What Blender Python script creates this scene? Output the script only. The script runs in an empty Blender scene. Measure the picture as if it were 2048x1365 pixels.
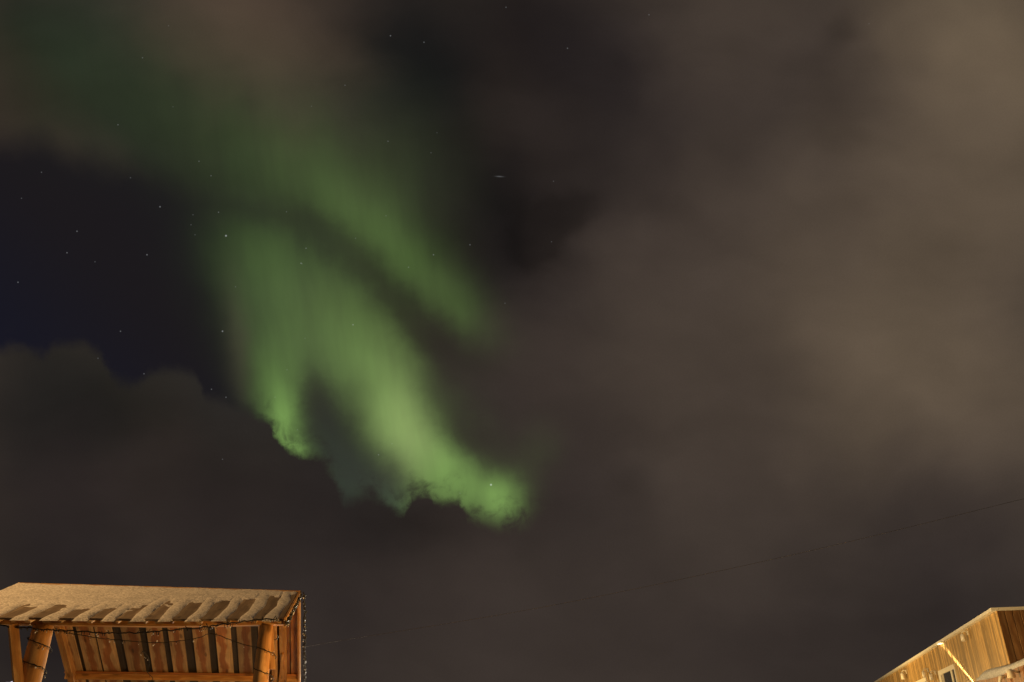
import bpy, bmesh, math, random
import numpy as np
from mathutils import Vector, Matrix

S = bpy.context.scene
C = S.collection
rad = math.radians

# ------------------------------------------------------------------ camera
EYE = Vector((0.0, 0.0, 1.62))
TILT = rad(26.7)                       # the camera looks up at the sky
cam_data = bpy.data.cameras.new("camera")
cam_data.sensor_width = 36.0
cam_data.lens = 1653.0 / 2048.0 * 36.0
cam_data.clip_end = 6000.0
cam_data.clip_start = 0.05
cam = bpy.data.objects.new("camera", cam_data)
C.objects.link(cam)
cam.location = EYE
cam.rotation_euler = (math.pi / 2 + TILT, 0, 0)
S.camera = cam
S.render.resolution_x, S.render.resolution_y = 1024, 682
S.view_settings.view_transform = 'Standard'
S.view_settings.look = 'None'
S.view_settings.exposure = 0.0
S.view_settings.gamma = 1.0
S.cycles.use_denoising = True
S.cycles.use_adaptive_sampling = True
S.cycles.adaptive_threshold = 0.015
S.cycles.sample_clamp_indirect = 2.0


def lin(c):
    return tuple((v / 255 / 12.92) if v <= 10 else ((v / 255 + 0.055) / 1.055) ** 2.4 for v in c)


# ------------------------------------------------------------------ night sky
# The sky is a function of direction only.  Its features (cloud banks, the
# aurora, the stars) are entered on a flat star chart: the plane tangent to the
# celestial sphere at azimuth 0, altitude 26.7 degrees; one chart unit is about
# 3.5 degrees, x to the east and y downwards.
world = bpy.data.worlds.new("World")
S.world = world
world.use_nodes = True
NT = world.node_tree
NT.nodes.clear()
world.cycles.sampling_method = 'MANUAL'
world.cycles.sample_map_resolution = 256


class N:
    """tiny expression layer over shader nodes"""
    tree = NT


def node(kind, **props):
    n = N.tree.nodes.new(kind)
    for k, v in props.items():
        setattr(n, k, v)
    return n


def put(sock, v):
    if isinstance(v, bpy.types.NodeSocket):
        N.tree.links.new(v, sock)
    else:
        sock.default_value = v


def mth(op, *a, clamp=False):
    n = node('ShaderNodeMath', operation=op, use_clamp=clamp)
    for i, v in enumerate(a):
        put(n.inputs[i], v)
    return n.outputs[0]


def vec(op, *a):
    n = node('ShaderNodeVectorMath', operation=op)
    for i, v in enumerate(a):
        put(n.inputs[i], v)
    return n.outputs['Value'] if op in ('DOT_PRODUCT', 'LENGTH', 'DISTANCE') else n.outputs['Vector']


def vscale(v, s):
    n = node('ShaderNodeVectorMath', operation='SCALE')
    put(n.inputs[0], v)
    put(n.inputs['Scale'], s)
    return n.outputs['Vector']


def comb(x, y, z=0.0):
    n = node('ShaderNodeCombineXYZ')
    put(n.inputs[0], x); put(n.inputs[1], y); put(n.inputs[2], z)
    return n.outputs[0]


def sep(v):
    n = node('ShaderNodeSeparateXYZ')
    put(n.inputs[0], v)
    return n.outputs


def noise(v, scale, detail=2.0, rough=0.5, color=False, dist=0.0):
    n = node('ShaderNodeTexNoise', noise_dimensions='2D')
    put(n.inputs['Vector'], v)
    n.inputs['Scale'].default_value = scale
    n.inputs['Detail'].default_value = detail
    n.inputs['Roughness'].default_value = rough
    n.inputs['Distortion'].default_value = dist
    return n.outputs['Color' if color else 'Fac']


def smooth(x, lo, hi, a=0.0, b=1.0):
    n = node('ShaderNodeMapRange', interpolation_type='SMOOTHSTEP')
    put(n.inputs[0], x); put(n.inputs[1], lo); put(n.inputs[2], hi)
    n.inputs[3].default_value = a; n.inputs[4].default_value = b
    return n.outputs[0]


def blob(P, x, y, sx, sy, ang=0.0, flat=1.0):
    """soft elliptical patch on the chart, 1 in its middle"""
    n = node('ShaderNodeMapping', vector_type='TEXTURE')
    put(n.inputs['Vector'], P)
    n.inputs['Location'].default_value = (x, y, 0)
    n.inputs['Rotation'].default_value = (0, 0, rad(ang))
    n.inputs['Scale'].default_value = (sx, sy, 1)
    q = vec('DOT_PRODUCT', n.outputs[0], n.outputs[0])
    if flat != 1.0:
        q = mth('POWER', q, flat)
    return mth('POWER', math.exp(-0.5), q)


def after(P, acc):
    """P itself, but evaluated only once acc is known (keeps the shader's stack small)"""
    n = node('ShaderNodeVectorMath', operation='MULTIPLY_ADD')
    N.tree.links.new(acc, n.inputs[0])
    n.inputs[1].default_value = (1e-13, 1e-13, 1e-13)
    put(n.inputs[2], P)
    return n.outputs[0]


def blobs(P, rows):
    acc = None
    for r in rows:
        amp, rest = r[0], r[1:]
        b = blob(P if acc is None else after(P, acc), *rest)
        acc = mth('MULTIPLY', b, amp) if acc is None else mth('MULTIPLY_ADD', b, amp, acc)
    return acc


def warp(P, scale, amp, detail=3.0, seed=0.0, rough=0.5):
    q = vec('ADD', P, (seed, seed * 1.7, seed * 0.3))
    c = noise(q, scale, detail, rough, color=True)
    c = vec('SUBTRACT', c, (0.5, 0.5, 0.5))
    c = vec('MULTIPLY', c, (amp, amp, 0.0))
    return vec('ADD', P, c)


def curve(x, pts, vector=False):
    """piecewise curve through chart points (x0,y0).. ; x and y both in 0..20.48"""
    n = node('ShaderNodeFloatCurve')
    cm = n.mapping.curves[0]
    K = 20.48
    pts = [(a / K, b / K) for a, b in pts]
    cm.points[0].location = pts[0]
    cm.points[1].location = pts[-1]
    for p in pts[1:-1]:
        cm.points.new(*p)
    for p in cm.points:
        p.handle_type = 'VECTOR' if vector else 'AUTO_CLAMPED'
    n.mapping.update()
    put(n.inputs['Value'], mth('DIVIDE', x, K))
    return mth('MULTIPLY', n.outputs[0], K)


tc = node('ShaderNodeTexCoord')
D = vec('NORMALIZE', tc.outputs['Generated'])
AX = (1.0, 0.0, 0.0)
AU = (0.0, -math.sin(TILT), math.cos(TILT))
AF = (0.0, math.cos(TILT), math.sin(TILT))
cz = mth('MAXIMUM', vec('DOT_PRODUCT', D, AF), 0.2)
X = mth('MULTIPLY_ADD', mth('DIVIDE', vec('DOT_PRODUCT', D, AX), cz), 16.53, 10.24)
Y = mth('MULTIPLY_ADD', mth('DIVIDE', vec('DOT_PRODUCT', D, AU), cz), -16.53, 6.825)
P = comb(X, Y)

# --- brightness and tint of the cloud cover, lit from below by the town
cloud_samples = """
0 .4 38 40 33|2 .4 45 47 39|3.5 .4 62 56 46|5 .4 80 67 55|6.3 .4 74 62 52|7.5 .4 37 33 31|9 .4 35 32 30|8.3 1.0 35 32 30|10.6 .4 32 30 28|12 .4 42 38 33|13.5 .4 60 50 42|15 .4 78 66 53|16.2 .4 70 59 49|17.1 .6 62 53 46|18.2 .4 97 83 66|19.4 .4 99 94 74|20.5 .4 103 98 78
0 2 52 46 38|2 2 43 47 37|4 2 50 50 40|5.5 1.8 71 61 51|6.5 1.8 62 55 46|7.5 2 40 38 34|9 2 34 31 29|11 2 42 39 34|13 2 52 46 39|14.5 2 58 49 43|16 2 68 58 49|17.2 2 84 72 58|18.7 2 96 89 70|20.3 2 100 94 74
1 2.6 48 43 37|3 3 40 38 33|8 3.4 36 34 31|10 3.5 34 31 30|11.5 3.2 45 39 36|13 3.4 57 48 43|15 3.5 70 60 51|16.7 3.5 83 71 59|18.3 3.5 88 76 63|20 3.5 98 85 68
9.6 5 36 33 31|10.6 5.2 37 33 33|12 4.9 62 53 49|13.2 5 66 56 50|14.5 5 73 61 52|16 5 84 71 59|17.5 5 94 80 65|19 5 97 84 67|20.4 5 88 76 63
10.2 6.6 54 51 46|11.3 6.5 63 54 49|13 6.5 74 62 53|15 6.5 82 69 58|17 6.5 92 78 65|19 6.5 92 79 66|20.4 6.5 94 81 66
.5 7.8 39 36 33|2.2 8 40 37 33|.8 7.2 39 36 33|1.8 7.3 39 36 33|3.4 7.7 40 37 33|4 8 42 39 35|4.9 7 52 50 48|4.75 6 44 43 42|9.8 8 56 50 44|11.3 8 64 54 49|13 8 72 60 52|15 7.8 77 65 55|16.8 7.8 93 79 65|18.5 8 96 82 67|20.3 8 92 79 65
.5 9.4 42 38 36|2.5 9.4 49 44 41|5 9.4 43 38 36|11 9.3 54 48 43|12.4 9.5 58 49 46|14 9.4 72 59 52|16 9.4 71 59 51|18 9.4 74 63 54|20.2 9.4 82 70 58
.5 10.8 42 38 36|3 10.8 46 40 38|5.5 10.8 47 41 39|8 10.7 43 38 36|10 10.9 58 50 46|12 10.8 61 51 47|14 10.8 65 55 49|16 10.8 66 55 49|18 10.8 61 52 47|20 10.6 63 54 48
.5 12.2 42 38 37|3 12.2 47 42 41|6 12.2 52 45 44|8 12.2 56 47 45|10 12.2 59 49 46|12 12.2 60 50 46|14 12.2 61 50 46|16 12.2 57 48 44|18 12.2 52 44 41|20 12 52 45 41
.5 13.6 42 39 39|3 13.6 47 43 43|6 13.6 53 46 46|8 13.6 58 50 48|10 13.6 60 51 48|12 13.6 60 50 45|14 13.6 59 49 45|16 13.6 55 46 42|18 13.6 53 45 41|20 13.6 53 45 41
4.5 3.4 38 38 33|6 5 40 40 36|7.5 7 44 42 37|6 7 44 42 37|6.5 9 44 40 37|8 9 48 43 39
"""
rows = [tuple(float(t) for t in s.split()) for ln in cloud_samples.strip().splitlines() for s in ln.split('|')]
# the town's lamps give all the cloud the same warm tint, paler where it is brighter
rows = [(x, y, a, a * 0.860, a * (0.83 - 0.0020 * (a - 35))) if (x > 9 or y > 9) else (x, y, a, b_, c_) for x, y, a, b_, c_ in rows]
pts = np.array([r[:2] for r in rows])
val = np.array([lin(r[2:5]) for r in rows])
mean = val.mean(0)
d2 = ((pts[:, None] - pts[None]) ** 2).sum(-1)
RK = 3.3                                # reach of one sample
q_ = np.clip(1 - np.sqrt(d2) / RK, 0, 1)
G = q_ * q_ * (3 - 2 * q_)
wts = np.linalg.solve(G.T @ G + 0.12 * np.eye(len(pts)), G.T @ (val - mean))


def cloud_colour(Pw):
    acc = comb(*mean)
    for (x, y), w in zip(pts, wts):
        g = smooth(vec('DISTANCE', Pw, after((x, y, 0), acc)), 0.0, RK, 1.0, 0.0)
        n = node('ShaderNodeVectorMath', operation='MULTIPLY_ADD')
        N.tree.links.new(g, n.inputs[0])
        n.inputs[1].default_value = tuple(w)
        N.tree.links.new(acc, n.inputs[2])
        acc = n.outputs[0]
    return acc


Pk = warp(warp(P, 0.28, 2.0, 2.0, 3.1), 0.9, 0.55, 3.0, 7.7)
K = cloud_colour(Pk)
mott = noise(vec('MULTIPLY', P, (1.0, 1.25, 1.0)), 0.55, 5.0, 0.5)
K = vscale(K, mth('MULTIPLY_ADD', mott, 0.24, 0.82))
Pq = warp(P, 0.35, 1.6, 2.0, 51.0)
roll = node('ShaderNodeMapping', vector_type='POINT')
put(roll.inputs['Vector'], Pq)
roll.inputs['Rotation'].default_value = (0, 0, rad(-32))
roll.inputs['Scale'].default_value = (0.35, 1.0, 1.0)
billow = noise(roll.outputs[0], 0.8, 3.0, 0.5)
K = vscale(K, mth('MULTIPLY_ADD', billow, 0.28, 0.86))
Pd = warp(warp(P, 0.9, 0.5, 2.0, 31.0), 2.4, 0.22, 4.0, 32.0, 0.6)
lay = blobs(Pd, [(0.12, 17.6, 7.3, 1.9, 0.42, 27), (-0.12, 15.3, 8.6, 1.7, 0.7, 27), (0.12, 12.3, 5.2, 0.8, 0.35, -30), (-0.12, 13.6, 4.3, 0.8, 0.35, 35), (-0.14, 16.7, 2.2, 0.5, 0.8, -35),
                 (-0.12, 18.9, 5.2, 1.0, 0.35, 15), (0.08, 3.3, 7.65, 0.5, 0.25, 0), (0.08, 1.3, 7.2, 0.6, 0.25, 0), (-0.05, 2.4, 8.1, 0.5, 0.3, 0), (-0.22, 8.4, 10.5, 0.9, 0.35, 10)])
K = vscale(K, mth('ADD', lay, 0.97))
# gaps of darker, higher sky between the lit clouds, with lumpy edges
gap = blobs(Pd, [(0.95, 10.65, 5.0, 0.36, 0.45, 0), (0.9, 11.35, 4.35, 0.55, 0.34, -28), (0.5, 10.2, 4.2, 0.7, 0.7, 20),
                 (0.55, 16.9, 0.5, 0.35, 0.35, 0), (0.45, 16.3, 1.3, 0.5, 0.5, 40), (0.5, 12.6, 9.8, 0.5, 0.55, 40)])
gap = smooth(gap, 0.15, 0.95, 1.0, 0.66)
K = vscale(K, gap)
grit = noise(P, 30.0, 2.0, 0.7)
K = vscale(K, mth('MULTIPLY_ADD', grit, 0.16, 0.92))

# --- the low cloud bank with its billowing upper edge
Pb = warp(warp(P, 1.1, 0.14, 1.0, 5.0, 0.5), 3.0, 0.24, 5.0, 9.0, 0.66)
xb, yb = sep(Pb)[0:2]
edge = curve(xb, [(0, 7.0), (.4, 6.97), (.85, 7.12), (1.15, 6.93), (1.55, 6.88), (1.95, 7.05), (2.2, 7.5), (2.35, 7.62), (2.65, 7.66), (2.9, 7.5),
                  (3.0, 7.45), (3.4, 7.38), (3.9, 7.5), (4.15, 7.98), (4.5, 8.02), (5.0, 8.2), (5.4, 8.45), (5.62, 8.9), (5.9, 9.05),
                  (6.4, 9.15), (6.65, 9.45), (6.9, 9.98), (7.15, 9.96), (7.45, 9.92), (7.8, 10.1), (8.05, 10.25), (8.25, 9.95),
                  (8.5, 9.92), (8.75, 10.08), (9.0, 10.05), (9.2, 10.0), (9.35, 10.35), (9.7, 10.42), (10.3, 10.4), (10.8, 10.2), (11.2, 9.9), (20.48, 9.0)])
depth = mth('SUBTRACT', yb, edge)
softness = smooth(X, 4.2, 5.6, 0.20, 0.13)
softness = mth('ADD', softness, smooth(X, 9.2, 10.2, 0.0, 0.25))
softness = mth('ADD', softness, mth('MULTIPLY', blob(P, 6.9, 9.8, 0.45, 0.6), 0.12))
bank = mth('DIVIDE', depth, softness)
bank = smooth(bank, -1.0, 1.0)
wisp = smooth(noise(warp(P, 1.2, 0.5, 2.0, 71.0), 1.9, 5.0, 0.62), 0.40, 0.72)
wisp = mth('MULTIPLY', wisp, smooth(depth, -0.75, 0.05))
wisp = mth('MULTIPLY', wisp, smooth(X, 4.6, 6.0, 0.04, 0.85))
bank = mth('SUBTRACT', 1.0, mth('MULTIPLY', mth('SUBTRACT', 1.0, bank), mth('SUBTRACT', 1.0, wisp)))

# --- clear sky (dark navy on the west side)
Pc = warp(warp(P, 0.5, 0.8, 3.0, 2.2), 2.0, 0.2, 4.0, 4.0)
xc, yc = sep(Pc)[0:2]
top_edge = curve(xc, [(0, 2.75), (.7, 2.75), (1.3, 3.05), (2.0, 3.15), (3.0, 3.35), (3.8, 3.8), (4.6, 4.25), (6.0, 5.0), (20.48, 7)])
veil = smooth(mth('SUBTRACT', top_edge, yc), -0.55, 0.45)
veil = mth('MAXIMUM', veil, smooth(xc, 4.2, 6.2))
cover = mth('MAXIMUM', bank, veil)
navy = node('ShaderNodeMix', data_type='VECTOR')
put(navy.inputs['Factor'], smooth(mth('SUBTRACT', mth('MULTIPLY', X, 0.9), Y), -7.5, -2.8))
navy.inputs['A'].default_value = lin((23, 23, 34))
navy.inputs['B'].default_value = lin((28, 25, 28))
base = node('ShaderNodeMix', data_type='VECTOR')
put(base.inputs['Factor'], cover)
put(base.inputs['A'], navy.outputs['Result'])
put(base.inputs['B'], K)
base = base.outputs['Result']

# --- aurora
Pa = warp(warp(P, 0.45, 0.55, 2.0, 11.0), 1.6, 0.12, 3.0, 12.0)
arc = blobs(Pa, [
    (0.006, 1.4, 1.2, 1.5, 1.0, 30), (0.010, 3.6, 2.5, 1.7, 0.8, 25), (0.026, 5.6, 3.3, 1.2, 0.70, 32),
    (0.046, 6.9, 4.0, 1.0, 0.58, 40), (0.054, 7.75, 4.75, 0.80, 0.48, 45), (0.058, 8.5, 5.5, 0.75, 0.42, 52),
    (0.046, 9.1, 6.25, 0.60, 0.38, 50), (0.028, 9.6, 6.75, 0.50, 0.26, 30), (0.012, 6.2, 2.6, 1.8, 0.9, 20), (0.014, 7.9, 3.7, 0.9, 0.8, 45),
])
fan = blobs(Pa, [
    (0.020, 4.8, 4.95, 0.65, 0.5, 10), (0.026, 5.6, 5.5, 1.0, 0.75, 30), (0.038, 6.6, 6.1, 0.95, 0.8, 45),
    (0.030, 5.45, 6.5, 0.40, 0.9, 0), (0.034, 6.1, 7.0, 0.75, 0.8, 20), (0.060, 7.2, 7.0, 0.70, 0.8, 55),
    (0.095, 5.6, 7.8, 0.32, 0.7, -8), (0.260, 5.86, 8.6, 0.27, 0.55, -10), (0.09, 6.1, 9.05, 0.30, 0.2, 20),
    (0.130, 7.7, 7.75, 0.60, 0.85, -30), (0.175, 8.15, 8.55, 0.56, 0.62, -25), (0.160, 8.65, 9.35, 0.56, 0.55, -45),
    (0.180, 9.55, 9.75, 0.60, 0.38, 35), (0.170, 10.05, 10.1, 0.42, 0.34, 40), (0.035, 10.5, 9.4, 0.3, 0.5, 20),
    (0.030, 7.9, 10.1, 0.4, 0.25, 20), (0.018, 7.2, 9.3, 0.7, 0.6, 40), (0.022, 6.8, 5.1, 1.6, 0.8, 38), (0.016, 5.0, 5.6, 0.5, 0.8, 0),
    (0.05, 10.05, 10.2, 0.07, 0.35, 0), (0.045, 10.7, 9.5, 0.22, 0.45, 20), (0.05, 9.2, 8.95, 0.3, 0.35, 50),
])
rays = noise(comb(mth('MULTIPLY_ADD', Y, -0.12, X), mth('MULTIPLY', Y, 0.20)), 1.7, 3.0, 0.6)
rays = mth('MULTIPLY_ADD', rays, 0.5, 0.75)
glow = mth('MULTIPLY', mth('MULTIPLY_ADD', arc, 0.72, mth('MULTIPLY', fan, 0.90)), rays)
teal = blobs(Pa, [(0.020, 7.2, 9.5, 0.55, 0.5, 40), (0.013, 6.6, 8.7, 0.35, 0.6, -10), (0.025, 7.9, 10.05, 0.35, 0.3, 20), (0.02, 6.9, 10.1, 0.15, 0.3, 0)])
pale = blobs(Pa, [(0.075, 8.15, 8.65, 0.42, 0.6, -25), (0.020, 4.8, 6.9, 0.20, 0.9, -6), (0.022, 7.7, 7.6, 0.6, 0.7, -30), (0.008, 6.4, 6.6, 0.9, 0.9, 0), (0.02, 7.95, 9.4, 0.3, 0.35, 40)])
# thin dark clouds in front of it, as optical depth
Pt = warp(warp(P, 0.7, 0.45, 3.0, 21.0), 2.2, 0.30, 4.0, 22.0, 0.6)
tau = blobs(Pt, [
    (0.55, 5.6, 4.35, 0.9, 0.20, 14), (0.65, 6.8, 4.95, 0.8, 0.24, 38), (0.7, 7.7, 5.75, 0.75, 0.24, 46), (1.1, 8.45, 6.55, 0.6, 0.28, 46),
    (1.4, 9.05, 7.15, 0.5, 0.30, 40), (1.4, 6.38, 8.15, 0.20, 0.42, -12), (1.3, 6.75, 8.8, 0.34, 0.55, -18), (1.2, 7.25, 9.45, 0.5, 0.4, 40),
    (0.7, 7.75, 9.75, 0.3, 0.25, 30), (1.6, 9.45, 8.75, 0.38, 0.3, 60), (1.2, 10.1, 9.05, 0.4, 0.28, 30), (0.8, 8.95, 8.1, 0.35, 0.6, -30), (2.0, 10.9, 9.8, 0.35, 0.8, 0), (1.0, 10.2, 7.3, 0.6, 0.35, 20),
])
trans = mth('POWER', math.exp(-1), mth('MAXIMUM', tau, 0.0))
trans = mth('MULTIPLY', trans, mth('SUBTRACT', 1.0, bank))
aur = vscale((0.52, 1.0, 0.22), glow)
aur = vec('ADD', aur, vscale((1.0, 0.80, 0.48), pale))
aur = vscale(aur, trans)
sky = vec('ADD', base, vec('ADD', aur, vscale((0.30, 0.62, 0.48), mth('MULTIPLY', teal, mth('SUBTRACT', 1.0, bank)))))

# --- stars
star_list = """
4.52 4.72 1.0|9.82 9.70 1.2|7.81 .72 .45|8.48 .85 .35|11.35 .97 .35|2.36 2.50 .35|2.85 1.16 .3|6.90 1.71 .25|7.76 2.83 .3|3.98 3.23 .3|4.22 3.52 .3|.83 3.45 .3|2.61 3.56 .25|3.20 4.14 .55|.43 3.97 .25|1.54 4.63 .45|1.34 5.06 .45|2.94 5.10 .5|1.90 5.24 .25|.36 5.65 .45|4.37 4.25 .35|6.12 4.97 .35|6.02 5.27 .45|6.04 5.28 .2|8.67 5.10 .4|8.17 5.35 .3|9.40 4.90 .35|7.06 6.50 .5|4.45 6.63 .7|2.41 6.63 .4|2.88 7.48 .35|1.96 7.17 .25|4.23 7.79 .35|4.52 7.95 .35|4.71 5.74 .2|3.86 4.30 .22|3.82 4.50 .22|3.90 4.70 .2|5.73 4.24 .22|7.11 4.77 .2|7.72 4.32 .2|8.62 3.06 .2|8.74 2.66 .15|10.1 6.07 .2|10.12 .15 .3|11.07 3.63 .2|4.45 9.19 .25|5.95 8.60 .2|7.57 9.10 .35|7.84 8.88 .2|9.20 9.87 .2|12.98 .30 .3|6.1 6.77 .15|6.23 2.13 .15|3.46 2.14 .15|3.37 .52 .2|11.03 4.84 .2|17.38 .48 .15|5.74 7.40 .2|5.5 7.95 .18
"""
acc = None
for s in star_list.strip().split('|'):
    x, y, b = (float(t) for t in s.split())
    v = vec('DISTANCE', P, (x, y, 0.0) if acc is None else after((x, y, 0.0), acc))
    n = node('ShaderNodeMapRange')
    put(n.inputs[0], v)
    n.inputs[1].default_value = 0.0
    n.inputs[2].default_value = 0.014 + 0.011 * b
    n.inputs[3].default_value = 0.36 * b
    n.inputs[4].default_value = 0.0
    acc = n.outputs[0] if acc is None else mth('ADD', acc, n.outputs[0])
# one short satellite trail
tr = blob(after(P, acc), 9.99, 3.535, 0.05, 0.008, 3)
acc = mth('MULTIPLY_ADD', tr, 0.08, acc)
sky = vec('ADD', sky, vscale((0.92, 0.96, 1.0), acc))

bg = node('ShaderNodeBackground')
put(bg.inputs['Color'], sky)
bg.inputs['Strength'].default_value = 1.0
wo = node('ShaderNodeOutputWorld')
N.tree.links.new(bg.outputs[0], wo.inputs['Surface'])


# ------------------------------------------------------------------ materials
def material(name):
    m = bpy.data.materials.new(name)
    m.use_nodes = True
    m.node_tree.nodes.clear()
    N.tree = m.node_tree
    out = node('ShaderNodeOutputMaterial')
    b = node('ShaderNodeBsdfPrincipled')
    N.tree.links.new(b.outputs[0], out.inputs['Surface'])
    return m, b


def mixc(fac, a, b):
    n = node('ShaderNodeMix', data_type='RGBA')
    put(n.inputs[0], fac)
    for s, v in ((n.inputs[6], a), (n.inputs[7], b)):
        put(s, v if isinstance(v, bpy.types.NodeSocket) else (*v, 1.0))
    return n.outputs[2]


def wood(name, sap, heart, spread=0.5, heart_w=0.055, rough=0.65, knots=True):
    """planed boards: pale sapwood edges, a redder heart, grain, knots; every board its own tone"""
    m, b = material(name)
    uv = node('ShaderNodeUVMap').outputs[0]
    u, v, _ = sep(uv)
    idx = mth('FLOOR', mth('MULTIPLY_ADD', u, 0.1, 0.5))
    a = mth('MULTIPLY_ADD', idx, -10.0, u)
    wn = node('ShaderNodeTexWhiteNoise', noise_dimensions='1D')
    put(wn.inputs['W'], idx)
    r = wn.outputs['Value']
    rs = mth('MULTIPLY', r, 53.0)
    wob = noise(comb(mth('MULTIPLY', a, 2.0), mth('MULTIPLY_ADD', v, 1.3, rs)), 2.2, 3.0)
    pos = mth('ABSOLUTE', mth('ADD', mth('MULTIPLY_ADD', wob, 0.16, -0.08), mth('ADD', a, mth('MULTIPLY_ADD', r, 0.06, -0.03))))
    hm = smooth(pos, heart_w * 0.6, heart_w * 1.25, 1.0, 0.0)
    col = mixc(hm, sap, heart)
    grain = noise(comb(mth('MULTIPLY', a, 70.0), mth('MULTIPLY_ADD', v, 2.0, rs)), 1.0, 4.0, 0.6)
    fine = noise(comb(mth('MULTIPLY', a, 9.0), mth('MULTIPLY_ADD', v, 0.8, rs)), 3.0, 3.0, 0.6)
    k = mth('MULTIPLY', mth('MULTIPLY_ADD', grain, 0.7, 0.62), mth('MULTIPLY_ADD', fine, 0.8, 0.6))
    k = mth('MULTIPLY', k, mth('MULTIPLY_ADD', r, spread, 1.0 - spread * 0.5))
    stain = noise(comb(mth('MULTIPLY', u, 1.0), v), 1.6, 3.0, 0.6)
    k = mth('MULTIPLY', k, mth('MULTIPLY_ADD', stain, 0.9, 0.55))
    if knots:
        vo = node('ShaderNodeTexVoronoi', voronoi_dimensions='2D')
        put(vo.inputs['Vector'], comb(mth('MULTIPLY', a, 4.0), mth('MULTIPLY_ADD', v, 1.3, rs)))
        vo.inputs['Scale'].default_value = 1.0
        kn = smooth(vo.outputs['Distance'], 0.04, 0.10, 0.5, 1.0)
        k = mth('MULTIPLY', k, kn)
    n = node('ShaderNodeVectorMath', operation='SCALE')
    put(n.inputs[0], col); put(n.inputs['Scale'], k)
    put(b.inputs['Base Color'], n.outputs[0])
    b.inputs['Roughness'].default_value = rough
    bp = node('ShaderNodeBump')
    bp.inputs['Strength'].default_value = 0.45
    bp.inputs['Distance'].default_value = 0.004
    put(bp.inputs['Height'], grain)
    put(b.inputs['Normal'], bp.outputs[0])
    return m


def plain(name, col, rough=0.6, metal=0.0, var=0.25, scale=6.0, emit=None, strength=0.0):
    m, b = material(name)
    t = node('ShaderNodeTexCoord').outputs['Object']
    n = node('ShaderNodeTexNoise')
    put(n.inputs['Vector'], t)
    n.inputs['Scale'].default_value = scale
    n.inputs['Detail'].default_value = 4.0
    k = mth('MULTIPLY_ADD', n.outputs['Fac'], var * 2, 1.0 - var)
    s = node('ShaderNodeVectorMath', operation='SCALE')
    s.inputs[0].default_value = col
    put(s.inputs['Scale'], k)
    put(b.inputs['Base Color'], s.outputs[0])
    b.inputs['Roughness'].default_value = rough
    b.inputs['Metallic'].default_value = metal
    if emit:
        b.inputs['Emission Color'].default_value = (*emit, 1)
        b.inputs['Emission Strength'].default_value = strength
    return m


def snow_material(name, bump=0.02, white=1.0):
    m, b = material(name)
    t = node('ShaderNodeTexCoord').outputs['Object']
    big = node('ShaderNodeTexNoise'); put(big.inputs['Vector'], t)
    big.inputs['Scale'].default_value = 3.0; big.inputs['Detail'].default_value = 3.0
    fine = node('ShaderNodeTexNoise'); put(fine.inputs['Vector'], t)
    fine.inputs['Scale'].default_value = 38.0; fine.inputs['Detail'].default_value = 3.0
    fine.inputs['Roughness'].default_value = 0.75
    k = mth('MULTIPLY_ADD', fine.outputs['Fac'], 1.1, 0.15)
    k = mth('MULTIPLY', k, mth('MULTIPLY_ADD', big.outputs['Fac'], 0.5, 0.75))
    vo = node('ShaderNodeTexVoronoi'); put(vo.inputs['Vector'], t)
    vo.inputs['Scale'].default_value = 55.0
    k = mth('MULTIPLY', k, mth('MULTIPLY_ADD', sep(vo.outputs['Color'])[0], 0.5, 0.72))
    s = node('ShaderNodeVectorMath', operation='SCALE')
    s.inputs[0].default_value = (0.90 * white, 0.89 * white, 0.90 * white)
    put(s.inputs['Scale'], k)
    put(b.inputs['Base Color'], s.outputs[0])
    b.inputs['Roughness'].default_value = 0.6
    bp = node('ShaderNodeBump')
    bp.inputs['Strength'].default_value = 0.7
    bp.inputs['Distance'].default_value = bump
    put(bp.inputs['Height'], fine.outputs['Fac'])
    put(b.inputs['Normal'], bp.outputs[0])
    return m


M_BOARD = wood('pine_boards', (0.44, 0.29, 0.14), (0.29, 0.115, 0.035), 0.95)
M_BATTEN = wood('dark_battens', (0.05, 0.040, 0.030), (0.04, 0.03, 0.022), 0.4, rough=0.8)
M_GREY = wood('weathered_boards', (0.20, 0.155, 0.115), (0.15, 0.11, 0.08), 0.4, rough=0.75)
M_TIMBER = wood('pine_timber', (0.52, 0.29, 0.10), (0.44, 0.21, 0.06), 0.25, 0.03)
M_LOG = wood('peeled_log', (0.62, 0.38, 0.16), (0.46, 0.23, 0.07), 0.1, 0.05)
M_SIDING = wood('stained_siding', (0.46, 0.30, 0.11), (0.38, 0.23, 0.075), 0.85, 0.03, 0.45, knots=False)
M_SHADESIDING = wood('shaded_siding', (0.22, 0.115, 0.045), (0.18, 0.085, 0.03), 0.4, 0.03, 0.5, knots=False)  # darker copy of the siding; the end wall's shade is in its colour
M_REDSIDING = wood('red_brown_siding', (0.23, 0.105, 0.038), (0.19, 0.075, 0.025), 0.4, 0.03, 0.5, knots=False)
M_CREAM = plain('cream_paint', (0.72, 0.66, 0.52), 0.45, var=0.08, scale=3)
M_METAL = plain('coping_metal', (0.78, 0.74, 0.62), 0.4, 0.0, var=0.1, scale=2)
M_DARKMETAL = plain('dark_metal', (0.03, 0.03, 0.032), 0.5, 0.6)
M_CABLE = plain('black_cable', (0.012, 0.012, 0.012), 0.5)
M_WIRE = plain('overhead_wire', (0.05, 0.045, 0.042), 0.9)
M_BULB = plain('clear_bulb', (0.75, 0.78, 0.82), 0.12, var=0.05)
M_SNOW = snow_material('roof_snow')
M_RIMSNOW = snow_material('rim_snow', 0.03, 0.62)  # same snow as on the roof, darker all over
M_GROUND = snow_material('ground_snow', 0.05, 0.42)
M_GLASS = plain('window_glass', (0.05, 0.05, 0.05), 0.06, var=0.1)
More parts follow.
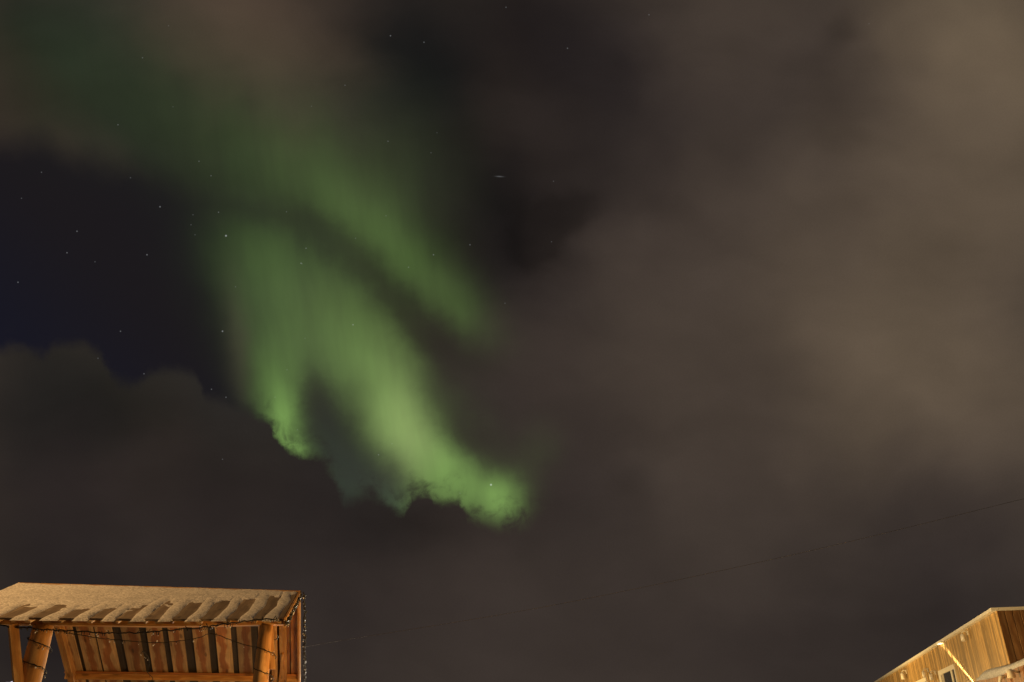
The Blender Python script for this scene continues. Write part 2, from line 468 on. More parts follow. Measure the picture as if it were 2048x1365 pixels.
M_BLIND = plain('window_blind', (0.35, 0.30, 0.22), 0.7, var=0.15)
M_POLE = plain('old_pole_wood', (0.16, 0.11, 0.07), 0.8, scale=9)
M_LIT = plain('lit_bulb', (0.8, 0.8, 0.8), 0.3, emit=(1.0, 0.62, 0.25), strength=30.0)
M_ORN = plain('lit_ornament', (0.8, 0.8, 0.8), 0.3, emit=(0.86, 1.0, 0.62), strength=1.1)
M_ORNB = plain('lit_ornament_violet', (0.8, 0.8, 0.8), 0.3, emit=(0.82, 0.76, 1.0), strength=0.9)


# ------------------------------------------------------------------ mesh helpers
class MB:
    """collects shapes in one bmesh with a UV that runs along every board"""
    count = 0

    def __init__(self):
        self.bm = bmesh.new()
        self.uv = self.bm.loops.layers.uv.new('UVMap')

    def poly(self, pts, uvs=None):
        vs = [self.bm.verts.new(p) for p in pts]
        f = self.bm.faces.new(vs)
        if uvs:
            for l, c in zip(f.loops, uvs):
                l[self.uv].uv = c
        return f

    def bar(self, p0, p1, w, t, seed=None):
        """a board from p0 to p1; w and t are its full width and thickness vectors"""
        MB.count += 1
        i = MB.count if seed is None else seed
        p0, p1, w, t = Vector(p0), Vector(p1), Vector(w) / 2, Vector(t) / 2
        L, W, T = (p1 - p0).length, w.length, t.length
        off = (i * 3.7) % 11.0

        def P(a, b, c):
            return (p1 if a else p0) + b * w + c * t

        def U(a, b, c, side):
            x = (b * W if not side else b * W + c * T)
            return (i * 10 + x, off + (L if a else 0))
        quads = [([(0, -1, 1), (1, -1, 1), (1, 1, 1), (0, 1, 1)], 0), ([(0, 1, -1), (1, 1, -1), (1, -1, -1), (0, -1, -1)], 0),
                 ([(0, 1, 1), (1, 1, 1), (1, 1, -1), (0, 1, -1)], 1), ([(0, -1, -1), (1, -1, -1), (1, -1, 1), (0, -1, 1)], 1),
                 ([(0, -1, -1), (0, -1, 1), (0, 1, 1), (0, 1, -1)], 1), ([(1, -1, 1), (1, -1, -1), (1, 1, -1), (1, 1, 1)], 1)]
        for q, s in quads:
            self.poly([P(*c) for c in q], [U(*c, s) for c in q])
        return self

    def tube(self, pts, r, n=6, cap=True, smooth=True):
        pts = [Vector(p) for p in pts]
        MB.count += 1
        i = MB.count
        rr = r if isinstance(r, (list, tuple)) else [r] * len(pts)
        rings, length, lens = [], 0.0, []
        ref = Vector((0.31, 0.2, 0.93))
        for k, p in enumerate(pts):
            d = (pts[min(k + 1, len(pts) - 1)] - pts[max(k - 1, 0)]).normalized()
            a = d.cross(ref)
            if a.length < 0.05:
                a = d.cross(Vector((1, 0, 0)))
            a.normalize(); b = d.cross(a).normalized()
            if k:
                length += (p - pts[k - 1]).length
            lens.append(length)
            rings.append([self.bm.verts.new(p + rr[k] * (math.cos(2 * math.pi * j / n) * a + math.sin(2 * math.pi * j / n) * b)) for j in range(n)])
        for k in range(len(pts) - 1):
            for j in range(n):
                j2 = (j + 1) % n
                f = self.bm.faces.new((rings[k][j], rings[k][j2], rings[k + 1][j2], rings[k + 1][j]))
                f.smooth = smooth
                us = [(j / n - 0.5) * 6.28 * rr[k] * 0.6, ((j + 1) / n - 0.5) * 6.28 * rr[k] * 0.6]
                for l, c in zip(f.loops, [(us[0], lens[k]), (us[1], lens[k]), (us[1], lens[k + 1]), (us[0], lens[k + 1])]):
                    l[self.uv].uv = (i * 10 + c[0], c[1])
        if cap:
            self.bm.faces.new(rings[0][::-1]); self.bm.faces.new(rings[-1])
        return self

    def sphere(self, c, r, seg=10, sz=1.0):
        mat = Matrix.Translation(c) @ Matrix.Diagonal((1, 1, sz, 1))
        for v in bmesh.ops.create_uvsphere(self.bm, u_segments=seg, v_segments=max(4, seg * 2 // 3), radius=r, matrix=mat)['verts']:
            for f in v.link_faces:
                f.smooth = True
        return self

    def lathe(self, prof, c=(0, 0, 0), n=20):
        c = Vector(c)
        rings = [[self.bm.verts.new(c + Vector((r * math.cos(2 * math.pi * j / n), r * math.sin(2 * math.pi * j / n), z))) for j in range(n)] for r, z in prof]
        for a, b in zip(rings, rings[1:]):
            for j in range(n):
                f = self.bm.faces.new((a[j], a[(j + 1) % n], b[(j + 1) % n], b[j])); f.smooth = True
        self.bm.faces.new(rings[0][::-1]); self.bm.faces.new(rings[-1])
        return self

    def build(self, name, m, parent=None):
        bmesh.ops.recalc_face_normals(self.bm, faces=self.bm.faces)
        me = bpy.data.meshes.new(name)
        self.bm.to_mesh(me); self.bm.free()
        me.materials.append(m)
        o = bpy.data.objects.new(name, me)
        C.objects.link(o)
        if parent:
            o.parent = parent
        return o


def tag(o, label=None, cat=None, group=None, kind=None):
    for k, v in (('label', label), ('category', cat), ('group', group), ('kind', kind)):
        if v:
            o[k] = v
    return o


def thing(name, loc, label, cat, rz=0.0, group=None):
    o = bpy.data.objects.new(name, None)
    o.empty_display_size = 0.2
    C.objects.link(o)
    o.location = loc
    o.rotation_euler = (0, 0, rz)
    return tag(o, label, cat, group)


rng = random.Random(7)

# ------------------------------------------------------------------ snowy ground
g = MB()
rs_ = [0, 4, 8, 12, 16, 20, 26, 34, 46, 70, 120, 250, 600, 1500, 4000]
prev = None
for r in rs_:
    ring = []
    for j in range(72):
        a = 2 * math.pi * j / 72
        x, y = r * math.cos(a), r * math.sin(a)
        ring.append((x, y, -0.03 * math.sin(x * 0.9) * math.cos(y * 0.7) - (0.02 if r else 0.0)))
    if prev:
        for j in range(72):
            q = [prev[j], prev[(j + 1) % 72], ring[(j + 1) % 72], ring[j]]
            if r == 4:
                q = [prev[0], ring[(j + 1) % 72], ring[j]]
            g.poly(q)
    prev = ring
bmesh.ops.remove_doubles(g.bm, verts=g.bm.verts, dist=0.001)
ground = g.build('ground', M_GROUND)
for p in ground.data.polygons:
    p.use_smooth = True
tag(ground, 'trampled snow covering the ground', 'ground', kind='structure')


# ------------------------------------------------------------------ the lamps that light the yard
def yard_lamp(x, y, h, power, color, label, aim=None):
    t = thing('street_lamp', (x, y, -0.03), label, 'street lamp')
    MB().tube([(0, 0, -0.2), (0, 0, h * 0.5), (0, 0, h + 0.02)], [0.055, 0.045, 0.035], 12).build('pole', M_DARKMETAL, t)
    MB().lathe([(0.09, -0.03), (0.09, 0.10), (0.06, 0.14)]).build('base', M_DARKMETAL, t)
    MB().lathe([(0.24, h + 0.02), (0.20, h + 0.07), (0.08, h + 0.13), (0.03, h + 0.15)]).build('lamp_shade', M_DARKMETAL, t)
    MB().sphere((0.11, 0, h - 0.02), 0.03).build('bulb', M_LIT, t)
    l = bpy.data.lights.new('lamp_light', 'POINT')
    l.energy = power
    l.color = color
    l.shadow_soft_size = 0.07
    o = bpy.data.objects.new('lamp_light', l)
    C.objects.link(o)
    o.parent = t
    a = math.atan2(-y, -x) if aim is None else aim
    o.location = (0.20 * math.cos(a), 0.20 * math.sin(a), h - 0.16)
    return t


WARM = (1.0, 0.51, 0.14)
YELLOW = (1.0, 0.66, 0.25)
yard_lamp(0.4, 9.9, 1.95, 500, WARM, 'low dark lamp standing in the snow before the wooden shelter', aim=rad(175))
yard_lamp(-8.6, 9.2, 8.4, 1150, (1.0, 0.54, 0.18), 'tall dark lamp mast standing left of the wooden shelter', aim=rad(20))
yard_lamp(4.3, 15.5, 2.35, 760, YELLOW, 'dark lamp standing by the near end of the long siding wall', aim=rad(0))
yard_lamp(7.4, 26.0, 2.35, 1000, YELLOW, 'dark lamp standing by the far end of the long siding wall', aim=rad(0))

yard_lamp(-2.2, 16.7, 2.0, 800, (1.0, 0.86, 0.66), 'low unseen lamp added behind the wooden shelter to light the wire', aim=rad(150))  # extra unseen lamp, put in to make the wire's left end glint

# ------------------------------------------------------------------ wooden shelter
RZ = math.atan2(0.1632, 0.9866)
ORIG = Vector((-6.733 + 1.871 * 0.9866, 11.54 + 1.871 * 0.1632, 0.0))
SH = thing('shelter', (ORIG.x, ORIG.y, 0), 'open wooden shelter with a snowy plank roof on round log posts', 'shelter', RZ)
TOW = Matrix.Translation(ORIG) @ Matrix.Rotation(RZ, 4, 'Z')     # shelter -> world
RIDGE, SF, SB = 3.72, 0.355, 0.545


def eave(u):
    return 1.72 + 0.33 * max(0.0, min(1.0, (1.88 - u) / 3.76)) + 0.04 * math.exp(-((u - 0.2) / 0.8) ** 2)


def fz(r, off=0.0):            # front slope: height at distance r before the ridge
    return RIDGE - SF * r + off


def bz(r, off=0.0):
    return RIDGE - SB * r + off


# front slope: pale boards below, dark boards laid over the gaps
fingers = [-1.72, -1.38, -1.055, -.733, -.417, -.130, .165, .455, .77, 1.08, 1.383, 1.67]
lo, up = MB(), MB()
nf = Vector((0, SF, 1)).normalized()      # pointing up and forwards (towards -y when sloping down)
nf = Vector((0, -SF, 1)).normalized()
for k, x in enumerate(fingers):
    e = eave(x)
    lo.bar((x + 0.075, -0.0, fz(0, -0.0375)), (x + 0.075, -e, fz(e, -0.0375)), (0.20, 0, 0), nf * 0.024)
    x2 = x + 0.235 if k < len(fingers) - 1 else x + 0.155
    w = 0.20 if k < len(fingers) - 1 else 0.06
    e2 = e - 0.03 - 0.02 * rng.random()
    up.bar((x2, -0.0, fz(0, -0.0125)), (x2, -e2, fz(e2, -0.0125)), (w, 0, 0), nf * 0.024)
lo.build('front_roof_boards', M_BOARD, SH)
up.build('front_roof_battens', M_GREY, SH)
# back slope, seen from below: separate pale boards, dark ones behind the gaps
nb = Vector((0, SB, 1)).normalized()
back = [(-1.526, -1.29), (-1.225, -1.00), (-.985, -.757), (-.63, -.385), (-.28, -.067), (.018, .225), (.365, .573), (.68, .895), (.985, 1.185), (1.29, 1.47), (1.49, 1.63), (1.645, 1.745), (1.755, 1.855)]
lo, up = MB(), MB()
EB = 2.2
for a, b in back:
    x = (a + b) / 2 + 0.004 * rng.uniform(-1, 1)
    lo.bar((x, 0.03, bz(0.03, -0.04)), (x + rng.uniform(-.008, .008), EB, bz(EB, -0.04)), (b - a, 0, 0), nb * 0.024)
for (a, b), (c, d_) in zip(back, back[1:]):
    x = (b + c) / 2
    up.bar((x, 0.0, bz(0, -0.0125)), (x, EB, bz(EB, -0.0125)), (max(c - b, 0.02) + 0.09, 0, 0), nb * 0.024)
lo.build('back_roof_boards', M_BOARD, SH)
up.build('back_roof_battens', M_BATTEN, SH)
MB().bar((-1.87, 0.045, RIDGE - 0.010), (1.89, 0.045, RIDGE - 0.010), (0, 0.09, -0.04), (0, 0.006, 0.022)).build('ridge_board', M_TIMBER, SH)
e = eave(1.88)
MB().bar((1.885, 0.02, fz(0, -0.045)), (1.885, -e - 0.01, fz(e, -0.045)), (0.024, 0, 0), nf * 0.11).build('front_barge_board', M_TIMBER, SH)
MB().bar((1.880, 0.03, bz(0.03, -0.06)), (1.880, EB + 0.02, bz(EB, -0.06)), (0.030, 0, 0), nb * 0.13).build('back_barge_board', M_TIMBER, SH)
# beam over the front posts, sagging a little
bm_ = MB()
xs = [-1.95, -1.2, -0.4, 0.4, 1.1, 1.89]
zs = [3.028, 3.022, 3.030, 3.036, 3.058, 3.092]
for (x0, z0), (x1, z1) in zip(zip(xs, zs), zip(xs[1:], zs[1:])):
    bm_.bar((x0, -1.62, z0), (x1, -1.62, z1), (0, 0, 0.075), (0, 0.12, 0), seed=501)
bm_.build('front_beam', M_TIMBER, SH)
# log posts
for x0, x1, rr, nm in ((-0.845, -0.845, 0.112, 0), (1.79, 1.665, 0.086, 1)):
    pts_, rad_ = [], []
    for k in range(25):
        t = k / 24
        z = -0.3 + (2.985 + 0.06 * nm + 0.3) * t
        pts_.append((x0 + (x1 - x0) * t + 0.012 * math.sin(5 * t + nm), -1.62 + 0.008 * math.sin(7 * t), z))
        rad_.append(rr * (1.12 - 0.12 * t) * (1 + 0.035 * math.sin(9.1 * t + 2 * nm) + 0.03 * math.sin(23 * t + nm)))
    MB().tube(pts_, rad_, 20).build('log_post', M_LOG, SH)
for x0 in (-1.45, 1.62):
    MB().tube([(x0, 1.75, -0.3), (x0, 1.75, 1.2), (x0, 1.75, 2.56)], [0.10, 0.095, 0.088], 16).build('log_post', M_LOG, SH)
# knee braces from the front posts to the beam
MB().bar((-0.90, -1.77, 2.30), (-1.13, -1.77, 2.97), (0.075, 0.045, 0.03), (-0.045, 0.075, 0)).build('knee_brace', M_LOG, SH)
MB().bar((1.79, -1.60, 2.55), (1.70, -1.60, 3.03), (0.055, 0.03, 0), (-0.03, 0.055, 0)).build('knee_brace', M_TIMBER, SH)
# rafters below the back boards and purlins butted between them
for x, w in ((-1.42, 0.085), (1.535, 0.085), (1.655, 0.085)):
    MB().bar((x, 0.05, bz(0.05, -0.125)), (x, 2.12, bz(2.12, -0.125)), (w, 0, 0), nb * 0.125).build('rafter', M_TIMBER, SH)
for a, b in ((-1.53, -1.465), (-1.375, 1.49), (1.70, 1.862)):
    MB().bar((a, 1.72, bz(1.72, -0.085)), (b, 1.72, bz(1.72, -0.085)), (0, 0.06, 0), (0, 0, 0.085)).build('purlin', M_TIMBER, SH)
    MB().bar((a, 1.655, bz(1.655, -0.072)), (b, 1.655, bz(1.655, -0.072)), (0, 0.05, 0), (0, 0, 0.03)).build('purlin', M_BOARD, SH)
for x in (-1.42, 1.60):                       # side ties below the roof, from the front beam to the back posts
    pass
# a slim brace between the two right-hand rafters
MB().bar((1.66, 0.95, bz(0.95, -0.21)), (1.565, 2.0, bz(2.0, -0.21)), (0.03, 0, 0), nb * 0.035).build('brace', M_TIMBER, SH)

# ------------------------------------------------------------------ snow on the shelter roof
random.seed(3)
NU, NR = 300, 110
r0s = [1.55, 1.50, 1.42, 1.48, 1.38, 1.25, 1.12, 1.02, 0.85, 0.75, 0.62, 0.10]
hn = [[random.random() for _ in range(64)] for _ in range(64)]


def vnoise(x, y):
    xi, yi = math.floor(x), math.floor(y)
    fx, fy = x - xi, y - yi
    fx, fy = fx * fx * (3 - 2 * fx), fy * fy * (3 - 2 * fy)
    h = lambda i, j: hn[i % 64][j % 64]
    return (h(xi, yi) * (1 - fx) + h(xi + 1, yi) * fx) * (1 - fy) + (h(xi, yi + 1) * (1 - fx) + h(xi + 1, yi + 1) * fx) * fy


def snow_depth(u, r):
    E_ = eave(u)
    best = 0.0
    n_ = vnoise(u * 6 + 9, r * 6) * 0.6 + vnoise(u * 15, r * 13) * 0.4
    gi = 0
    for k, x in enumerate(fingers):
        if u >= x - 0.02:
            gi = k
        c_ = x + 0.062 + 0.02 * math.sin(r * 4 + k)
        w_ = 0.078 + 0.035 * (vnoise(k * 3.1, r * 3) - 0.5)
        end = E_ + 0.03 - r
        d = abs(u - c_) / w_
        if d < 1 and end > 0:
            best = max(best, math.sqrt(1 - d * d) * min(1.0, math.sqrt(end / 0.06)))
    r0 = r0s[gi] + 0.55 * (vnoise(u * 5 + 3, 1.5) - 0.5)
    full = max(0.0, min(1.0, (r0 - r) / 0.30 + 1.7 * (n_ - 0.5)))
    full = math.sqrt(full)
    patch = max(0.0, min(1.0, (vnoise(u * 9 + 20, r * 7 + 4) - 0.50) * 4)) * 0.30
    cov = max(best, full, patch if r < E_ - 0.1 else 0)
    side = min(1.0, max(0.0, (1.87 - u) / 0.05), max(0.0, (u + 1.9) / 0.05))
    top = min(1.0, max(0.0, (r - 0.0) / 0.06) + 0.35)
    return cov * side * top * (0.024 + 0.018 * n_)


s = MB()
grid = {}
for i in range(NU + 1):
    u = -1.89 + 3.76 * i / NU
    E_ = eave(u) + 0.035
    for j in range(NR + 1):
        r = 0.005 + (E_ - 0.005) * j / NR
        h = snow_depth(u, r)
        grid[i, j] = (h, s.bm.verts.new((u, -r, fz(r, -0.014 + h if h > 0.002 else -0.020))))
for i in range(NU):
    for j in range(NR):
        q = [grid[i, j], grid[i + 1, j], grid[i + 1, j + 1], grid[i, j + 1]]
        if max(a[0] for a in q) > 0.004:
            f = s.bm.faces.new([a[1] for a in q]); f.smooth = True
for v in [v for v in s.bm.verts if not v.link_faces]:
    s.bm.verts.remove(v)
sn = s.build('snow_layer', M_SNOW)
sn.matrix_world = TOW
tag(sn, 'thin melting snow lying on the plank roof of the wooden shelter', 'snow')

# ------------------------------------------------------------------ unlit fairy lights on the shelter
bulb_me = None


def fairy(name, path, label, nb_, drop=0.05, r=0.006, step=0.022, scatter=0.01, group='fairy lights hung on the shelter', stub=1.0):
    """a dark cable with short hanging leads and small clear bulbs; path in shelter coordinates"""
    global bulb_me
    path = [Vector(p) for p in path]
    t = thing(name, TOW @ path[0], label, 'fairy lights', RZ, group)
    p0 = path[0]
    # smooth the path
    P_ = []
    for k in range(len(path) - 1):
        a, b, c, d = path[max(k - 1, 0)], path[k], path[k + 1], path[min(k + 2, len(path) - 1)]
        n = max(2, int((c - b).length / 0.03))
        for i in range(n):
            s_ = i / n
            P_.append(0.5 * ((2 * b) + (c - a) * s_ + (2 * a - 5 * b + 4 * c - d) * s_ ** 2 + (3 * b - a - 3 * c + d) * s_ ** 3) - p0)
    P_.append(path[-1] - p0)
    w = MB()
    w.tube([p + Vector((rng.uniform(-1, 1), rng.uniform(-1, 1), rng.uniform(-1, 1))) * scatter * 0.5 for p in P_], r, 5)
    ends = []
    L = sum((b - a).length for a, b in zip(P_, P_[1:]))
    for k in range(int(L / step * stub)):
        q = P_[rng.randrange(len(P_))]
        d = Vector((rng.uniform(-.5, .5), rng.uniform(-.3, .3), -1 if rng.random() < .8 else .5)).normalized() * drop * rng.uniform(.3, 1)
        w.tube([q, q + d * 0.5 + Vector((rng.uniform(-.006, .006), 0, 0)), q + d], [r * .6, r * .5, r * .7], 4)
        ends.append(q + d)
    w.build('cable', M_CABLE, t)
    for k in range(nb_):
        q = ends[(k * 7) % len(ends)] if ends else P_[rng.randrange(len(P_))]
        if bulb_me is None:
            o = MB().sphere((0, 0, 0), 0.0085, 8, 1.3).build('bulb', M_BULB, t)
            bulb_me = o.data
        else:
            o = bpy.data.objects.new('bulb', bulb_me)
            C.objects.link(o)
            o.parent = t
        sc = rng.choice((0.5, 0.6, 0.7, 1.0))
        o.scale = (sc, sc, sc)
        o.location = q + Vector((0, -0.008, -0.006))
    return t


fairy('fairy_lights', [(-1.95, -1.80, 2.985), (-1.255, -1.80, 2.958), (-0.985, -1.80, 2.938), (-0.577, -1.80, 2.913), (-0.066, -1.80, 2.901), (0.327, -1.80, 2.915), (0.755, -1.80, 2.958),
                       (1.136, -1.80, 3.011), (1.486, -1.80, 3.072), (1.80, -1.80, 3.10)],
      'black fairy light cable with glinting bulbs swagged along the eave', 30, 0.045, 0.008, 0.03, 0.02)
fairy('fairy_lights', [(-0.80, -1.50, 2.956), (-0.312, -1.5, 2.883), (0.134, -1.5, 2.848), (0.49, -1.5, 2.84), (0.84, -1.5, 2.892), (1.011, -1.5, 2.952), (1.201, -1.5, 2.899), (1.412, -1.5, 2.831), (1.60, -1.5, 2.80)],
      'thin fairy light cable hanging in a second lower swag beneath the eave', 14, 0.03, 0.0045, 0.06)
wrap = [(-0.845 + 0.135 * math.cos(a), -1.62 + 0.135 * math.sin(a), 2.96 - 0.115 * a / 3.14) for a in [i * 0.35 for i in range(60)]]
fairy('fairy_lights', wrap, 'fairy light cable wound around the left log post', 12, 0.04, 0.0055, 0.07)
wrap = [(1.70 + 0.122 * math.cos(a), -1.62 + 0.122 * math.sin(a), 2.93 - 0.12 * a / 3.14) for a in [i * 0.35 for i in range(60)]]
fairy('fairy_lights', wrap, 'fairy light cable wound around the right log post', 10, 0.03, 0.005, 0.08)
fairy('fairy_lights', [(0.12, -0.9, 2.80), (0.16, -0.6, 2.72), (0.13, -0.5, 2.60), (0.20, -0.4, 2.50), (0.14, -0.35, 2.38)],
      'tangled fairy light cable dangling in front of the roof boards', 8, 0.05, 0.004, 0.03)
# dense bundle along the front barge board, and a long strand down the back one
fairy('fairy_lights', [(1.905, -1.74, 3.07), (1.912, -1.4, 3.185), (1.912, -1.0, 3.33), (1.912, -0.5, 3.51), (1.91, -0.05, 3.68)],
      'dense bundle of fairy lights along the sloping front edge board', 14, 0.06, 0.010, 0.012, 0.03)
fairy('fairy_lights', [(1.945, 0.0, 3.70), (1.955, 0.5, 3.43), (1.957, 1.0, 3.16), (1.958, 1.5, 2.89), (1.96, 2.0, 2.61), (1.96, 2.3, 2.45)],
      'long glittering strand of fairy lights down the right roof edge', 16, 0.05, 0.007, 0.008, 0.06)
# a small lit ornament by the left post
t = thing('light_ornament', TOW @ Vector((-1.12, -1.30, 2.40)), 'small glowing curled light ornament at the foot of the left brace', 'ornament', RZ)
MB().tube([(-0.055, 0, -0.01), (-0.02, 0, 0.005), (0.01, 0, 0.035), (0.025, 0, 0.055)], [0.006, 0.010, 0.010, 0.004], 8).build('glowing_tube', M_ORNB, t)
MB().tube([(0.012, -0.01, -0.05), (0.022, -0.01, -0.02), (0.034, -0.01, 0.015), (0.036, -0.01, 0.03)], [0.010, 0.012, 0.008, 0.003], 8).build('glowing_tube', M_ORN, t)
MB().tube([(-0.10, 0, -0.012), (-0.05, 0, -0.012)], 0.005, 6).build('glowing_tube', M_ORNB, t)
MB().tube([(0.0, 0.02, -2.43), (0.0, 0.02, -0.05)], 0.008, 6).build('stand', M_DARKMETAL, t)

# ------------------------------------------------------------------ long building with board siding
K_ = 0.45
CORN = Vector((9.0365, 16.0508, 0.0))
DV = Vector((0.25477, 0.96700, 0.0))
TOPZ = 4.05
BR = math.atan2(DV.y, DV.x)
# local frame: x along the long wall away from the viewer, y towards the yard (left), z up
BL = thing('building', (CORN.x, CORN.y, 0), 'long flat-roofed building clad in upright boards beyond the yard', 'building', BR)


def siding(x0, x1, axis, z0, z1, m, name, parent, width=0.12, base=0.0):
    """upright tongue-and-groove boards with a real groove between each pair; faces +y (axis 'x') or -x (axis 'y')"""
    s_ = MB()
    n_ = int(round((x1 - x0) / width))
    w_ = (x1 - x0) / n_

    def pt(a, d, z):
        return (a, base + d, z) if axis == 'x' else (base - d, a, z)
    for k in range(n_):
        MB.count += 1
        a = x0 + k * w_
        prof = [(a, -0.012), (a + 0.006, -0.012), (a + 0.012, rng.uniform(-.002, .002)), (a + w_ - 0.006, rng.uniform(-.002, .002)), (a + w_, -0.012)]
        for (p, d), (q, d2_) in zip(prof, prof[1:]):
            c0, c1 = MB.count * 10 + p - a - w_ / 2, MB.count * 10 + q - a - w_ / 2
            s_.poly([pt(p, d, z0), pt(q, d2_, z0), pt(q, d2_, z1), pt(p, d, z1)], [(c0, z0), (c1, z0), (c1, z1), (c0, z1)])
    o = s_.build(name, m, parent)
    return o


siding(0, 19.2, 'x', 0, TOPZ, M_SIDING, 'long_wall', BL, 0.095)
siding(-9.0, -0.012, 'y', 0, TOPZ, M_SHADESIDING, 'end_wall', BL, 0.13)
bx = MB()
bx.bar((0.1, -4.5, 2.0), (19.1, -4.5, 2.0), (0, 8.7, 0), (0, 0, 3.9))
bx.build('core', M_SHADESIDING, BL)
c = MB()
c.bar((-0.03, 0.02, TOPZ + 0.03), (19.25, 0.02, TOPZ + 0.03), (0, 0.12, 0), (0, 0, 0.055))
c.build('coping', M_METAL, BL)
c = MB()
c.bar((0.01, -0.045, TOPZ + 0.03), (0.01, -9.0, TOPZ + 0.03), (0.09, 0, 0), (0, 0, 0.055))
c.build('coping', M_METAL, BL)
# windows in the long wall
for x0, x1 in ((4.37, 6.22), (7.95, 9.75), (12.3, 14.1)):
    z1, z0 = TOPZ - 0.53, TOPZ - 1.85
    fr = MB()
    fw = 0.10
    for zz in (z1 - fw / 2, z0 + fw / 2):
        fr.bar((x0, 0.014, zz), (x1, 0.014, zz), (0, 0, fw), (0, 0.024, 0))
    fr.bar((x0 + 0.03, 0.014, z0 + fw), (x0 + 0.03, 0.014, z1 - fw), (0.06, 0, 0), (0, 0.024, 0))
    fr.bar((x1 - 0.12, 0.014, z0 + fw), (x1 - 0.12, 0.014, z1 - fw), (0.24, 0, 0), (0, 0.024, 0))
    xm = x0 + 0.40
    fr.bar((xm, 0.013, z0 + fw), (xm, 0.013, z1 - fw), (0.13, 0, 0), (0, 0.020, 0))
    w = fr.build('window', M_CREAM, BL)
    MB().bar((x0 + 0.06, 0.005, (z0 + z1) / 2), (x1 - 0.24, 0.005, (z0 + z1) / 2), (0, 0, z1 - z0 - 2 * fw), (0, 0.006, 0)).build('pane', M_GLASS, w)
    MB().bar((x1 - 0.50, 0.010, (z0 + z1) / 2), (x1 - 0.25, 0.010, (z0 + z1) / 2), (0, 0, z1 - z0 - 2 * fw), (0, 0.003, 0)).build('blind', M_BLIND, w)


def wall_lamp(x, z, s=1.0):
    o = MB()
    o.bar((x, 0.012, z - 0.02 * s), (x, 0.012, z + 0.06 * s), (0.05 * s, 0, 0), (0, 0.02, 0))
    o.tube([(x, 0.02, z + 0.035 * s), (x, 0.07, z + 0.055 * s), (x, 0.11, z + 0.04 * s), (x, 0.12, z)], 0.012 * s, 8)
    o.lathe([(0.042 * s, -0.13 * s), (0.042 * s, -0.02 * s), (0.02 * s, 0.01 * s)], (x, 0.12, z), 12)
    return o.build('wall_lamp', M_CREAM, BL)


wall_lamp(2.44, TOPZ - 0.11, 1.1)
wall_lamp(10.85, TOPZ - 0.19, 1.4)
wall_lamp(7.50, TOPZ - 0.42, 1.2)
wall_lamp(6.62, TOPZ - 0.55, 1.2)
v = MB()
v.tube([(7.2, -0.25, TOPZ - 0.1), (7.2, -0.25, TOPZ + 0.13)], 0.07, 12)
v.lathe([(0.10, 0.0), (0.11, 0.03), (0.03, 0.07)], (7.2, -0.25, TOPZ + 0.13), 12)
v.build('roof_vent', M_DARKMETAL, BL)
# a narrow spotlight low on the wall that throws its grazing beam up the siding
sp = MB()
sp.bar((1.86, 0.0, TOPZ - 1.62), (1.86, 0.16, TOPZ - 1.62), (0.05, 0, 0), (0, 0, 0.05))
so = sp.build('spotlight', M_DARKMETAL, BL)
l = bpy.data.lights.new('spot_light', 'SPOT')
l.energy = 9000
l.color = (1.0, 0.78, 0.46)
l.spot_size = rad(16)
l.spot_blend = 1.0
l.shadow_soft_size = 0.012
lo_ = bpy.data.objects.new('spot_light', l)
C.objects.link(lo_)
lo_.parent = so
p_ = Vector((1.90, 0.16, TOPZ - 1.51))
z_ = (p_ - Vector((5.15, 0.0, TOPZ - 0.02))).normalized()      # shuttered to a thin upright fan of light
y_ = Vector((0, 1, 0)); y_ = (y_ - y_.dot(z_) * z_).normalized()
x_ = y_.cross(z_)
mt_ = Matrix((x_ * 0.19, y_, z_)).transposed().to_4x4()
lo_.matrix_local = Matrix.Translation(p_) @ mt_

# ------------------------------------------------------------------ lower annex in front of the corner
AN = thing('annex', (CORN.x, CORN.y, 0), 'low red-brown boarded annex with a rounded snow rim at the building corner', 'building', BR)
AZ = 2.95
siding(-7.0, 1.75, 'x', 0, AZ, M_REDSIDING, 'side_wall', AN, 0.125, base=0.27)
bx = MB()
bx.bar((-6.9, -2.0, 1.45), (-0.06, -2.0, 1.45), (0, 4.4, 0), (0, 0, 2.88))
bx.bar((1.72, 0.13, 1.45), (-0.03, 0.13, 1.45), (0, 0.22, 0), (0, 0, 2.88))
bx.build('core', M_REDSIDING, AN)
al = MB()
al.tube([(-1.48, 0.27, AZ - 0.08), (-1.48, 0.38, AZ - 0.06)], 0.02, 8)
al.lathe([(0.062, -0.10), (0.066, -0.08), (0.055, 0.0), (0.03, 0.035), (0.012, 0.04)], (-1.48, 0.40, AZ - 0.07), 16)
al.build('wall_lamp', M_CREAM, AN)
al = MB()
al.tube([(-0.62, 0.29, AZ - 0.08), (-0.62, 0.36, AZ - 0.09), (-0.62, 0.38, AZ - 0.16), (-0.62, 0.38, AZ - 2.9)], 0.03, 10)
al.build('downpipe', M_CREAM, AN)
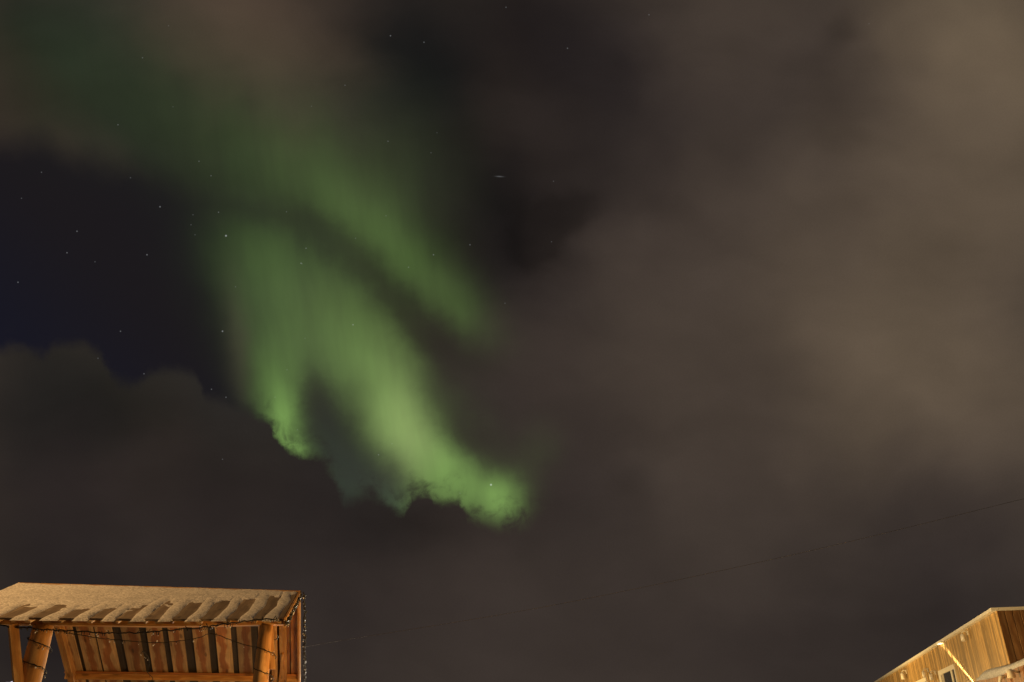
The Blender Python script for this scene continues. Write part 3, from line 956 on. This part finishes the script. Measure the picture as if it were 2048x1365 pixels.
# snow rim on the annex
s = MB()
pts_, rad_ = [], []
for k in range(60):
    t_ = k / 59
    x = -7.0 + 8.8 * t_
    b_ = 0.5 + 0.5 * math.sin(x * 1.3) * 0.25
    taper = min(1.0, max(0.02, (1.8 - x) / 1.1)) ** 0.5
    pts_.append((x, 0.22, AZ + 0.035 * taper + 0.01 * math.sin(2.2 * x)))
    rad_.append((0.078 + 0.016 * math.sin(x * 1.7 + 1)) * taper)
s.tube(pts_, rad_, 14)
s.bar((-7.0, -1.85, AZ + 0.03), (-0.06, -1.85, AZ + 0.03), (0, 4.1, 0), (0, 0, 0.12))
s.bar((-0.05, 0.12, AZ + 0.03), (1.70, 0.12, AZ + 0.03), (0, 0.20, 0), (0, 0, 0.07))
sn = s.build('snow_drift', M_RIMSNOW)
sn.matrix_world = Matrix.Translation((CORN.x, CORN.y, 0)) @ Matrix.Rotation(BR, 4, 'Z')
tag(sn, 'rounded rim of snow along the top of the low annex', 'snow')

# ------------------------------------------------------------------ overhead wire between two poles
def utility_pole(x, y, h, label):
    t = thing('utility_pole', (x, y, 0), label, 'pole')
    MB().tube([(0, 0, -0.3), (0, 0, h * .5), (0, 0, h)], [0.08, 0.07, 0.06], 12).build('mast', M_POLE, t)
    MB().tube([(0, -0.06, h - 0.06), (0, -0.10, h - 0.06), (0, -0.10, h)], 0.012, 8).build('hook', M_DARKMETAL, t)


utility_pole(-4.23, 16.10, 3.33, 'short wooden pole behind the shelter that carries the wire')
utility_pole(10.02, 12.60, 5.66, 'tall wooden pole at the right that carries the wire')
cab = [(-4.23, 16.0, 3.33), (-3.113, 15.8, 3.494), (0.665, 15.0, 3.979), (4.75, 14.0, 4.655), (8.225, 13.0, 5.322), (10.022, 12.5, 5.661)]
cp = []
cb = [Vector(p) for p in cab]
for k in range(len(cb) - 1):
    a, b, c_, d = cb[max(k - 1, 0)], cb[k], cb[k + 1], cb[min(k + 2, len(cb) - 1)]
    for i in range(12):
        q = i / 12
        cp.append(0.5 * ((2 * b) + (c_ - a) * q + (2 * a - 5 * b + 4 * c_ - d) * q ** 2 + (3 * b - a - 3 * c_ + d) * q ** 3))
cp.append(cb[-1])
wr = MB().tube(cp, 0.0025, 6).build('overhead_wire', M_WIRE)
tag(wr, 'thin overhead wire rising across the cloudy sky to the right', 'wire')
